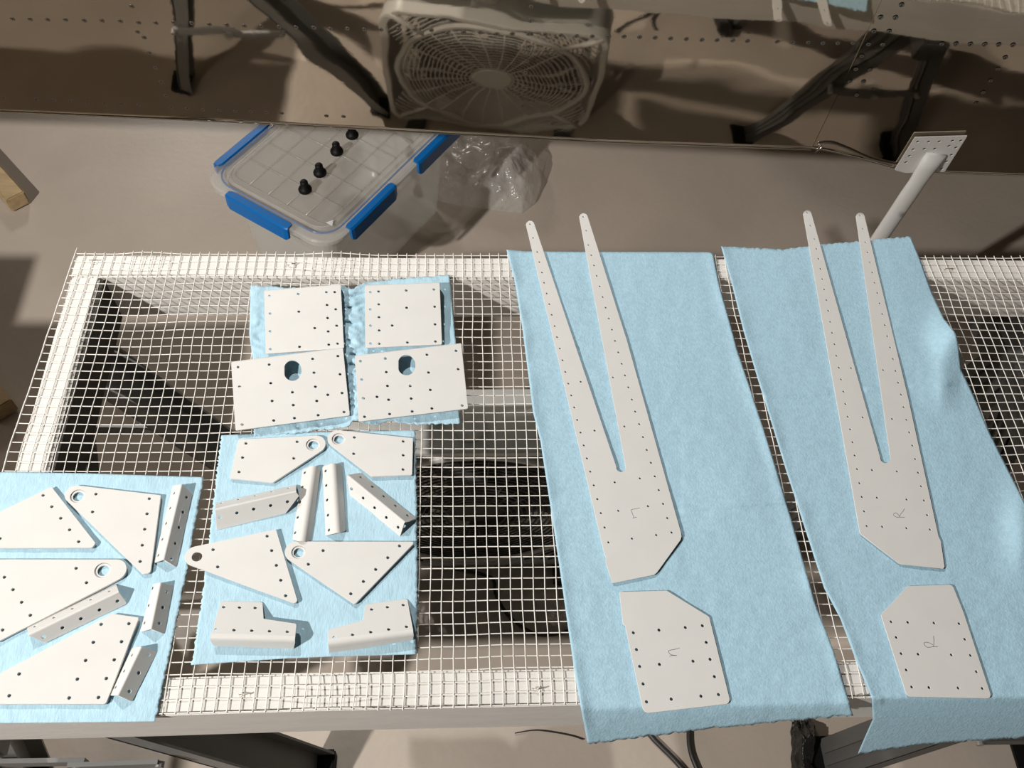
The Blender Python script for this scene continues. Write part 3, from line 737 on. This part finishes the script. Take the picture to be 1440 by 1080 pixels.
# ================================================================ SHOP TOWELS
def resample(pts, ts):
    P = np.array([p[:2] for p in pts], float); d = np.r_[0, np.cumsum(np.linalg.norm(np.diff(P, axis=0), axis=1))]; d /= d[-1]
    return np.column_stack([np.interp(ts, d, P[:, 0]), np.interp(ts, d, P[:, 1])])
def towel(name, label, left, right, top, bottom, hf, m='towel', rag=(), nx=80, ny=150, creases=()):
    """left/right run top->bottom, top/bottom run left->right, in photo pixels; hf(px,py,u,v) gives height"""
    us = np.linspace(0, 1, nx + 1); vs_ = np.linspace(0, 1, ny + 1)
    Lp, Rp, Tp, Bp = resample(left, vs_), resample(right, vs_), resample(top, us), resample(bottom, us)
    rs = np.random.default_rng(abs(hash(name + label)) % 1000 if False else len(label))
    if 'l' in rag: Lp[:, 0] += rs.uniform(-1.2, 1.2, ny + 1)
    if 'r' in rag: Rp[:, 0] += rs.uniform(-1.2, 1.2, ny + 1)
    if 't' in rag: Tp[:, 1] += rs.uniform(-1.2, 1.0, nx + 1)
    if 'b' in rag: Bp[:, 1] += rs.uniform(-1.5, 1.5, nx + 1)
    V = []; Fc = []
    for j, v in enumerate(vs_):
        for i, u in enumerate(us):
            p = (1 - v) * Tp[i] + v * Bp[i] + (1 - u) * Lp[j] + u * Rp[j] - ((1 - u) * (1 - v) * Tp[0] + u * (1 - v) * Tp[-1] + (1 - u) * v * Bp[0] + u * v * Bp[-1])
            z = hf(p[0], p[1], u, v)
            for (a_, b_, dep, wd) in creases:
                dd = (p[1] - (a_[1] + (b_[1] - a_[1]) * (p[0] - a_[0]) / (b_[0] - a_[0]))) / wd
                if abs(dd) < 3 and a_[0] <= p[0] <= b_[0]: z += dep * math.exp(-dd * dd)
            V.append(U(p[0], p[1], z))
    W_ = nx + 1
    for j in range(ny):
        for i in range(nx): q = j * W_ + i; Fc.append((q, q + W_, q + W_ + 1, q + 1))
    c = np.mean(V, axis=0); c[2] = 0
    o = link(name, mesh(V, Fc), m, None, tuple(c), smooth=True)
    md = o.modifiers.new('solid', 'SOLIDIFY'); md.thickness = 0.0005; md.offset = -1
    tag(o, label, 'towel', 'blue shop towels laid on the wire mesh'); return o
def nz(p, s, k=0): return noise.noise(Vector((p[0] * s, p[1] * s, k)))
g = lambda x, y, cx, cy, sx, sy: math.exp(-((x - cx) / sx) ** 2 - ((y - cy) / sy) ** 2)
B0 = 0.0014
flat = lambda px, py, u, v: B0 + 0.0007 * nz((px, py), 0.02) + 0.0004 * nz((px, py), 0.06, 3)
towel('shop_towel', 'pale blue shop towel at the left edge under big gusset plates',
      [(-25, 666), (-25, 1017)], [(286, 671), (270, 760), (259, 820), (236, 930), (218, 1014.5)], [(-25, 667), (8, 664.5), (120, 666), (286, 671)], [(-25, 1017), (100, 1016), (218, 1014.5)],
      lambda px, py, u, v: flat(px, py, u, v), 'towel2', ('r',))
towel('shop_towel', 'pale blue shop towel in the lower middle under gussets and angle brackets',
      [(311.5, 612), (303, 680), (295, 750), (283, 850), (269, 935)], [(583.5, 605), (586, 700), (587, 830), (585, 920)], [(311.5, 612), (355, 610), (430, 608), (583.5, 605)], [(269, 935), (400, 926), (470, 923), (585, 920)], flat, 'towel2', ('l', 'r'))
def rump(px, py, u, v):
    seam = math.exp(-((px - 497 - (py - 480) * 0.05) / 16) ** 2)
    rd = lambda a, b_, k: 1 - abs(noise.noise(Vector((a, b_, k)))) * 2.6
    z = B0 + seam * (0.0012 + 0.0040 * max(0, rd(px * 0.035 + py * 0.03, py * 0.10, 1)) + 0.0016 * max(0, rd(px * 0.10, py * 0.20, 4))) + 0.0010 * nz((px, py), 0.07) * (1 if px < 640 else 0)
    z += 0.0022 * g(px, py, 560, 602, 90, 9) * max(0, rd(px * 0.09, py * 0.06, 2)) + 0.003 * g(px, py, 360, 460, 14, 60) * max(0, rd(px * 0.05, py * 0.09, 3))
    z += 0.0022 * g(px, py, 440, 604, 70, 8) * max(0, rd(px * 0.07, py * 0.05, 6)) + 0.0035 * g(px, py, 512, 403, 24, 10)
    return min(max(z, 0.0009), 0.0085)
towel('shop_towel', 'rumpled pale blue shop towel under the four rectangular plates',
      [(352.5, 401), (350.5, 470), (355, 503), (356, 560), (357, 614)], [(632, 386), (636, 430), (641, 482), (644, 540), (647, 594.5)],
      [(352.5, 401), (410, 405), (482, 402), (495, 407), (511, 397.5), (560, 392), (632, 386)], [(357, 614), (420, 609), (490, 600), (497, 591), (531, 598), (545, 591), (590, 597), (647, 594.5)], rump, 'towel2', ('t', 'b'), 110, 90)
def h4(px, py, u, v):
    z = B0 + 0.0010 * nz((px, py), 0.012) + 0.0006 * nz((px, py), 0.05, 3)
    z += 0.004 * math.exp(-((u - 1) / 0.035) ** 2) * (0.5 + 0.6 * nz((px, py), 0.03, 4)) + 0.004 * math.exp(-(u / 0.03) ** 2) * (0.4 + 0.6 * nz((px, py), 0.03, 6))
    if px > 960: z += 0.004 * g(px, py, 1040, 690, 60, 60) - 0.0015 * g(px, py, 1050, 760, 70, 40)
    e = 995 - (px - 800) * 0.02
    if py > e: z -= ((py - e) / 50) ** 1.3 * 0.045
    return max(z, 0.0009) if py < e else z
towel('long_shop_towel', 'long blue shop towel under the slotted plate marked L',
      [(712, 351), (723, 391), (734.4, 460), (749.7, 580), (760, 620), (783.6, 775), (808.8, 951), (826, 1045)],
      [(1003, 357), (1011, 399), (1026, 452), (1036, 490), (1051.7, 536), (1069.7, 591), (1092, 660), (1117, 744), (1145.8, 846), (1173, 916.5), (1200, 1007)],
      [(712, 351), (740, 353.5), (800, 354), (998, 354.5), (1003, 357)], [(826, 1045), (900, 1036), (1000, 1024), (1100, 1015), (1200, 1007)], h4, 'towel', ('b',), 90, 190,
      (((760, 494), (1026, 474), -0.0008, 1.2), ((957, 716), (1107, 705), 0.0026, 2.0)))
def h5(px, py, u, v):
    z = B0 + 0.0010 * nz((px, py), 0.013, 7) + 0.0005 * nz((px, py), 0.05, 3)
    z += 0.003 * math.exp(-((u - 0) / 0.03) ** 2) * (0.5 + 0.6 * nz((px, py), 0.03, 4))
    z += 0.018 * g(px, py, 1352, 462, 30, 34) + 0.010 * g(px, py, 1335, 470, 45, 30)
    yc = 558 - (px - 1075) * 0.0714; mk = min(1, max(0, (px - 1085) / 60)) * min(1, max(0, (1352 - px) / 30)) * (0.35 + 0.65 * min(1, max(0, (px - 1150) / 90)))
    rz = 0.0085 * mk * (max(0, 1 - (yc - py) / 85) if py < yc else max(0, 1 - (py - yc) / 45))
    q = min(1, max(0, (px - 1284) / 50)); q = q * q * (3 - 2 * q)
    z += rz * q; 
    if py < 820 and px > 1110 and z > 0.0027: z = 0.0027 + (z - 0.0027) * q
    z += 0.012 * g(px, py, 1440, 740, 25, 60)
    e = 978
    if py > e: z = B0 + 0.0008 - 0.012 * ((py - e) / 80) ** 0.5 * min(1, (py - e) / 12) * 0.3 - ((py - e) / 80) ** 1.35 * 0.092 + (0.0022 if px < 1240 and py < 992 else 0)
    return max(z, 0.0009) if py <= e else z
towel('long_shop_towel', 'long blue shop towel under the slotted plate marked R, drooping over the front',
      [(1014, 346), (1030, 402), (1045, 463), (1066, 534), (1088, 604), (1107, 666), (1134, 749), (1159, 827), (1182, 870), (1205, 932), (1226, 981), (1227.5, 1012), (1215, 1040), (1206, 1061)],
      [(1281, 333), (1293, 362), (1310, 410), (1327, 448), (1344, 469), (1349, 490), (1352, 520), (1371, 560), (1391, 607), (1415, 655), (1440, 705), (1475, 770), (1500, 860), (1520, 960), (1525, 1030)],
      [(1014, 346), (1060, 348.5), (1100, 350.5), (1130, 347), (1160, 343.5), (1281, 333)], [(1206, 1061), (1280, 1051), (1360, 1045), (1440, 1041), (1525, 1034)], h5, 'towel', ('t', 'b'), 90, 200,
      (((1075, 558), (1166, 551.5), 0.0026, 2.0), ((1216, 548), (1233, 546.8), 0.0022, 2.0), ((1282, 543), (1335, 539), 0.0024, 2.0), ((1165, 815), (1440, 788), -0.0010, 1.2)))

# ================================================================ PLATES
# four rectangular plates, each with the rear edge turned down
def turned_plate(label, cor, holes, big=None):
    (x0, y0), (x1, y1), (x2, y2), (x3, y3) = cor
    pl = plane3([(x0, y0, 0.0165), (x1, y1, 0.0165), ((x2 + x3) / 2, (y2 + y3) / 2, 0.0105)])
    root, info = plate('drilled_plate', label, 'plate', [(x0, y0, 0.3), (x1, y1, 0.3), (x2, y2, 2), (x3, y3, 2)], holes, plane=pl, big=big)
    a_, b_ = Upl(x0, y0, *pl), Upl(x1, y1, *pl); e_ = (b_ - a_) / np.linalg.norm(b_ - a_); out = np.cross(e_, pl[1])
    if out[1] < 0: out = -out
    V = []; N_ = 6; Rb = 0.003; prof_ = []
    for k in range(N_ + 1): q = k / N_ * math.pi / 2; prof_.append((math.sin(q) * Rb, -Rb + math.cos(q) * Rb))
    prof_.append((Rb, -0.0125)); inn = [(o_ - TH * (0 if False else 1) * math.sin(min(i / N_, 1) * math.pi / 2), z_ - TH * math.cos(min(i / N_, 1) * math.pi / 2)) for i, (o_, z_) in enumerate(prof_)]
    allp = prof_ + inn[::-1]; n_ = len(allp); Fc = []
    for s_ in (a_ + e_ * 0.0005, b_ - e_ * 0.0005): V += [s_ + out * (o_ - 0.0002) + pl[1] * z_ for o_, z_ in allp]
    for k in range(n_): Fc.append((k, (k + 1) % n_, n_ + (k + 1) % n_, n_ + k))
    for k in range(len(prof_) - 1):
        q = n_ - 1 - k; Fc.append((k, k + 1, q - 1, q)); Fc.append((n_ + k, n_ + q, n_ + q - 1, n_ + k + 1))
    bm = bmesh.new(); me0 = mesh(V, Fc); bm.from_mesh(me0); link('turned_edge', bm_mesh(bm), 'primer', root)
    return root
cP = crop(300, 360, 3.6)
turned_plate('nearly square drilled plate at the upper left of the rumpled towel', [cP(258, 178), cP(645, 147), cP(662, 466), cP(265, 495)],
    [cP(*p) for p in ((286, 202), (430, 192), (573, 182), (615, 182), (576, 247), (620, 269), (433, 281), (288, 291), (579, 313), (514, 364), (625, 352), (288, 381), (582, 381), (290, 471), (437, 459), (585, 448), (629, 443))])
turned_plate('nearly square drilled plate at the upper right of the rumpled towel', [cP(767, 152), cP(1146, 138), cP(1158, 447), cP(770, 465)],
    [cP(*p) for p in ((796, 183), (837, 179), (977, 174), (1117, 169), (796, 270), (838, 244), (979, 261), (1121, 256), (839, 309), (797, 352), (906, 351), (1123, 345), (840, 376), (797, 443), (840, 443), (983, 437), (1125, 432))])
turned_plate('wide drilled plate with a round opening, left one of the pair', [cP(90, 540), cP(657, 468), cP(691, 807), cP(112, 883)],
    [cP(*p) for p in ((126, 562), (283, 549), (503, 520), (631, 506), (133, 661), (291, 643), (510, 590), (642, 598), (401, 689), (517, 661), (298, 733), (405, 754), (580, 702), (652, 693), (524, 733), (306, 832), (411, 820), (531, 805), (662, 789), (146, 853))], [(*cP(401, 580), 12.7, 14.4, 0)])
turned_plate('wide drilled plate with a round opening, right one of the pair', [cP(717, 509), cP(1256, 446), cP(1290, 772), cP(735, 838)],
    [cP(*p) for p in ((746, 532), (871, 518), (1082, 499), (1229, 479), (752, 625), (876, 587), (1090, 589), (1240, 572), (882, 657), (997, 657), (1099, 677), (760, 720), (829, 712), (888, 727), (1002, 721), (766, 813), (893, 799), (1007, 786), (1107, 771), (1260, 756))], [(*cP(978, 552), 12.7, 14.4, 0)])

def gus(label, c, s, corners, holes, rings=(), bores=()):
    return plate('gusset_plate', label, 'gusset', thick=0.003, zt=0.0062, corners=[(*c(x, y), r / s) for x, y, r in corners], holes=[c(*h) for h in holes],
                 rings=[(*c(x, y), ro / s, ri / s) for x, y, ro, ri in rings], bores=[(*c(x, y), r / s) for x, y, r in bores])[0]
cM = crop(260, 590, 4.235); cN = crop(260, 740, 4.0); cL = crop(0, 640, 4.8); cK = crop(0, 820, 4.153)
gus('small gusset plate at the top left of the middle towel, ringed hole pointing right', cM, 4.235, [(318, 118, 8), (972, 84, 60), (525, 375, 15), (268, 350, 10)], [(364, 141), (669, 131), (344, 225), (649, 230), (323, 311)], [(763, 148, 40, 28)])
gus('small gusset plate at the top right of the middle towel, ringed hole pointing left', cM, 4.235, [(727, 43, 57), (1359, 110, 6), (1354, 330, 10), (1110, 338, 15)], [(1010, 105), (1301, 129), (1006, 202), (1301, 211), (1300, 296)], [(916, 115, 40, 28)])
gus('triangular gusset with a plain round hole overhanging the left side of the middle towel', cN, 4.0, [(-141, 155, 55), (513, 17, 8), (641, 443, 15)], [(159, 131), (463, 55), (185, 228), (489, 136), (515, 219), (540, 303), (567, 390)], bores=[(68, 171, 27)])
gus('triangular gusset with a ringed hole and its long edge along the top, middle towel', cN, 4.0, [(433, 85, 58), (1298, 86, 10), (955, 440, 14)], [(778, 136), (1208, 110), (695, 213), (1142, 176), (1074, 242), (1005, 310), (934, 379)], [(639, 145, 38, 27)])
gus('gusset plate running off the left edge, topmost on the left towel', cL, 4.8, [(-90, 424, 5), (348, 213, 4), (646, 594, 16), (622, 625, 14), (-90, 627, 5)], [(291, 271), (350, 347), (410, 425), (470, 503), (531, 583), (0, 562)])
gus('triangular gusset with a ringed hole at the top of the left towel', cL, 4.8, [(320, 180, 60), (1086, 270, 8), (1016, 795, 20), (962, 803, 18)], [(648, 262), (1008, 293), (625, 382), (993, 395), (977, 499), (961, 607), (946, 717)], [(525, 275, 46, 32)])
plate('gusset_plate', 'large gusset at the left edge with its ringed hole pointing right', 'gusset', [(-40, 786.3, 1), (222, 786.6, 14.5), (-4, 903, 6), (-40, 895, 1)],
      [cL(*p) for p in ((514, 763), (584, 860), (30, 823), (88, 907), (146, 992))] + [cK(*p) for p in ((177, 187), (15, 273))], thick=0.003, zt=0.0062, rings=[(*cL(694, 776), 10, 6.9)])
gus('large drilled gusset without a ringed hole at the lower left corner', cK, 4.153, [(-90, 575, 3), (655, 178, 12), (812, 200, 9), (618, 706, 14), (-90, 706, 3)], [(591, 240), (753, 236), (545, 345), (710, 341), (500, 451), (667, 447), (112, 530), (452, 560), (621, 556), (54, 657), (404, 670), (575, 667)])

# ================================================================ ANGLE BRACKETS
bracket('long steep angle bracket at the right side of the left towel', 'bracket', cL(1100, 705), cL(1222, 195), cL(1038, 728), cL(1165, 205), cL(1192, 758), cL(1300, 262),
        [cL(*p) for p in ((1175, 257), (1148, 357), (1121, 460), (1095, 568), (1068, 675))], [cL(*p) for p in ((1260, 285), (1235, 385), (1209, 489), (1184, 595), (1158, 702))], 0.002)
bracket('short steep angle bracket in the middle of the right side, left towel', 'bracket', cK(878, 268), (225, 819), cK(815, 285), (215.3, 821), cK(962, 298), (244, 823),
        [cK(*p) for p in ((890, 30), (867, 130), (843, 232))], [cK(*p) for p in ((972, 50), (951, 142), (931, 235))], 0.002)
bracket('short tilted angle bracket at the lower right of the left towel', 'bracket', cK(685, 655), cK(822, 370), cK(636, 655), cK(772, 378), cK(772, 693), cK(920, 400),
        [cK(*p) for p in ((770, 420), (725, 512), (675, 607))], [cK(*p) for p in ((867, 420), (811, 525), (756, 632))], 0.002)
bracket('long angle bracket slanting between two large gussets on the left towel', 'bracket', cK(165, 300), cK(692, 48), cK(156, 262), cK(678, 0), cK(268, 350), cK(744, 120),
        [cK(*p) for p in ((205, 252), (316, 200), (424, 147), (532, 95), (640, 45))], [cK(*p) for p in ((255, 314), (365, 262), (473, 209), (582, 157), (686, 106))], 0.002)
bracket('angle bracket with a clipped corner at the left of the middle towel', 'bracket', cM(178, 533), cM(662, 425), cM(182, 497), cM(665, 385), cM(190, 660), cM(668, 545),
        [cM(*p) for p in ((219, 497), (320, 474), (420, 452), (519, 429), (618, 408))], [cM(*p) for p in ((209, 581), (310, 557), (410, 534), (511, 513), (611, 490))], 0.002,
        outB=[(*cM(190, 660), 0.002), (*cM(600, 560), 0.002), (*cM(680, 455), 0.001)])
bracket('upright round bend angle bracket, left of the two in the middle', 'bracket', cM(700, 718), cM(768, 270), cM(640, 715), cM(700, 300), cM(757, 718), cM(808, 288),
        [cM(*p) for p in ((656, 674), (671, 582), (685, 492), (699, 402), (713, 316))], [], 0.006)
bracket('upright round bend angle bracket, right of the two in the middle', 'bracket', cM(908, 668), cM(882, 254), cM(838, 690), cM(818, 280), cM(960, 660), cM(936, 268),
        [cM(*p) for p in ((857, 658), (851, 569), (846, 479), (841, 392), (837, 306))], [], 0.006)
bracket('angle bracket slanting down to the right side of the middle towel', 'bracket', cM(968, 330), cM(1310, 610), cM(970, 395), cM(1272, 722), cM(1045, 316), cM(1380, 590),
        [cM(*p) for p in ((992, 413), (1061, 468), (1129, 526), (1199, 584), (1269, 642))], [cM(*p) for p in ((1048, 344), (1117, 400), (1185, 457), (1254, 513), (1326, 571))], 0.002,
        outA=[(*cM(968, 380), 0.001), (*cM(990, 490), 0.002), (*cM(1273, 722), 0.001)])
bracket('notched bent bracket at the lower left of the middle towel', 'bracket', cN(140, 630), cN(616, 640), cN(205, 420), cN(627, 430), cN(160, 675), cN(612, 692),
        [cN(*p) for p in ((219, 454), (308, 456), (396, 458), (177, 580), (277, 583), (377, 586), (477, 589), (577, 592))], [], 0.005, zr=0.019,
        outA=[(*cN(203, 420), 0.003), (*cN(437, 426), 0.003), (*cN(443, 520), 0.001), (*cN(629, 548), 0.003)], name='notched_bracket')
bracket('notched bent bracket at the lower right of the middle towel', 'bracket', cN(805, 664), cN(1285, 602), cN(1015, 438), cN(1250, 408), cN(810, 722), cN(1285, 640),
        [cN(*p) for p in ((1051, 467), (1140, 454), (1229, 442), (841, 624), (944, 609), (1046, 594), (1147, 579), (1247, 564))], [], 0.005, zr=0.019,
        outA=[(*cN(803, 582), 0.003), (*cN(1000, 530), 0.001), (*cN(1017, 438), 0.003), (*cN(1252, 407), 0.003)], name='notched_bracket')

# ================================================================ LONG SLOTTED PLATES
cA = crop(640, 280, 3.6); cB = crop(760, 480, 3.6); cC = crop(780, 760, 3.1304); cD = crop(1000, 280, 3.2727); cE = crop(1040, 560, 3.6); cG = crop(1120, 800, 3.857)
def arc(c, r, a0, a1, n=8): return [(c[0] + r * math.cos(math.radians(a0 + (a1 - a0) * k / n)), c[1] + r * math.sin(math.radians(a0 + (a1 - a0) * k / n))) for k in range(n + 1)]
raw = arc((745.6, 316.5), 6.2, 190, 350) + [(866.8, 656)] + arc((873.4, 657), 6.6, 165, 5, 7) + [(814.6, 305)] + arc((820.6, 306), 6.2, 190, 350) + \
      [(882.2, 480), (957.6, 748)] + [(958.6, 754), (957.3, 759), (924, 805), (920, 808.3), (866, 819.3), (861, 819)] + [(851.6, 791), (852.6, 785), (850, 779)]
r1, i1 = plate('slotted_plate', 'long two pronged drilled plate with handwritten L on the middle long towel', 'plate', None,
    [cA(*p) for p in ((380, 126), (396, 196), (417, 267), (428, 318), (441, 371), (452, 423), (465, 477), (478, 531), (490, 585), (505, 642), (517, 698), (531, 756), (545, 815), (559, 874), (574, 933), (637, 924), (589, 993), (604, 1054), (649, 89), (665, 159), (676, 232), (690, 283), (704, 335), (718, 388), (733, 441), (748, 495), (763, 549), (779, 604), (795, 660), (811, 717), (827, 775), (844, 833), (861, 892), (800, 902), (878, 952), (896, 1014), (913, 1075))] +
    [cB(*p) for p in ((187, 397), (204, 461), (220, 526), (236, 592), (253, 659), (271, 728), (289, 798), (307, 869), (326, 942), (345, 1017), (464, 998), (587, 980), (665, 967), (643, 894), (622, 822), (600, 752), (580, 683), (560, 614), (539, 549), (520, 484), (501, 418), (275, 451), (426, 430), (377, 713), (504, 693), (395, 857), (545, 834))], raw=raw, hr=0.0013)
c18 = lambda x0, y0: crop(x0, y0, 18.0)
q = c18(860, 690); ink(r1, i1, [[q(710, 438), q(500, 480)], [q(495, 490), q(530, 590), q(570, 690)], [q(530, 692), q(580, 685), q(635, 672)]])
raw = arc((1135.4, 301.5), 6.0, 190, 350) + [(1238, 643)] + arc((1245.2, 644.3), 7.0, 175, 5, 7) + [(1203.6, 304)] + arc((1209.8, 305), 6.2, 190, 350) + \
      [(1277.5, 560), (1320, 754), (1323.2, 761), (1328.5, 797), (1326.5, 800)] + [(1269, 793.5), (1264, 792), (1211, 751.5), (1209, 748)]
r2, i2 = plate('slotted_plate', 'long two pronged drilled plate with handwritten R on the right long towel', 'plate', None,
    [cD(*p) for p in ((443, 62), (458, 121), (477, 183), (486, 228), (495, 274), (504, 320), (513, 367), (522, 415), (532, 464), (540, 513), (549, 564), (558, 615), (569, 667), (578, 720), (589, 775), (645, 777), (599, 829), (610, 885), (619, 942), (630, 1001), (699, 1004), (641, 1059), (686, 76), (699, 136), (711, 198), (721, 244), (732, 290), (743, 337), (754, 384), (766, 431), (777, 479), (789, 528), (801, 579), (812, 630), (825, 682), (838, 735), (793, 786), (850, 790), (862, 844), (875, 899), (887, 957), (834, 1011), (900, 1015), (913, 1073))] +
    [cE(*p) for p in ((573, 222), (584, 289), (596, 358), (608, 429), (620, 499), (632, 572), (645, 646), (723, 650), (846, 657), (965, 664), (951, 591), (935, 517), (920, 445), (905, 376), (890, 307), (876, 239), (672, 363), (798, 370), (697, 503), (847, 512))], raw=raw, hr=0.0013)
q = c18(1230, 700); ink(r2, i2, [[q(755, 495), q(640, 490), q(545, 490), q(475, 430), q(520, 382), (q(580, 410)), q(625, 470)], [q(635, 480), q(650, 420), q(715, 345), q(750, 270)]])
r3, i3 = plate('tapered_plate', 'drilled plate with handwritten L below the slotted plate', 'plate',
    [(*cC(x, y), r / 3.13) for x, y, r in ((285, 226, 3), (493, 220, 8), (681, 336, 14), (776, 718, 22), (392, 762, 26), (310, 375, 3), (300, 365, 3))],
    [cC(*p) for p in ((347, 406), (460, 394), (576, 383), (651, 375), (361, 480), (668, 448), (375, 554), (462, 545), (610, 531), (685, 523), (390, 631), (704, 599), (405, 710), (514, 698), (645, 685), (722, 678))], hr=0.0017)
q = c18(910, 890); ink(r3, i3, [[q(820, 380), q(700, 415), q(560, 445), q(545, 480), q(600, 550), q(750, 572)], [q(565, 588), q(650, 570), q(740, 575)]])
r4, i4 = plate('tapered_plate', 'drilled plate with handwritten R, lower right on the drooping towel', 'plate',
    [(*cG(x, y), r / 3.86) for x, y, r in ((604, 92, 16), (846, 85, 18), (903, 225, 3), (912, 250, 3), (1062, 703, 22), (600, 693, 24), (458, 248, 12))],
    [cG(*p) for p in ((514, 286), (605, 289), (747, 293), (883, 296), (542, 371), (914, 381), (569, 459), (661, 462), (841, 466), (945, 469), (597, 548), (977, 557), (626, 640), (720, 643), (878, 646), (1009, 648))], hr=0.0015)
q = c18(1270, 870); ink(r4, i4, [[q(880, 710), q(760, 710), q(620, 725), q(530, 655), q(555, 598), q(660, 612), q(755, 665)], [q(770, 700), q(778, 560), q(768, 440)]])
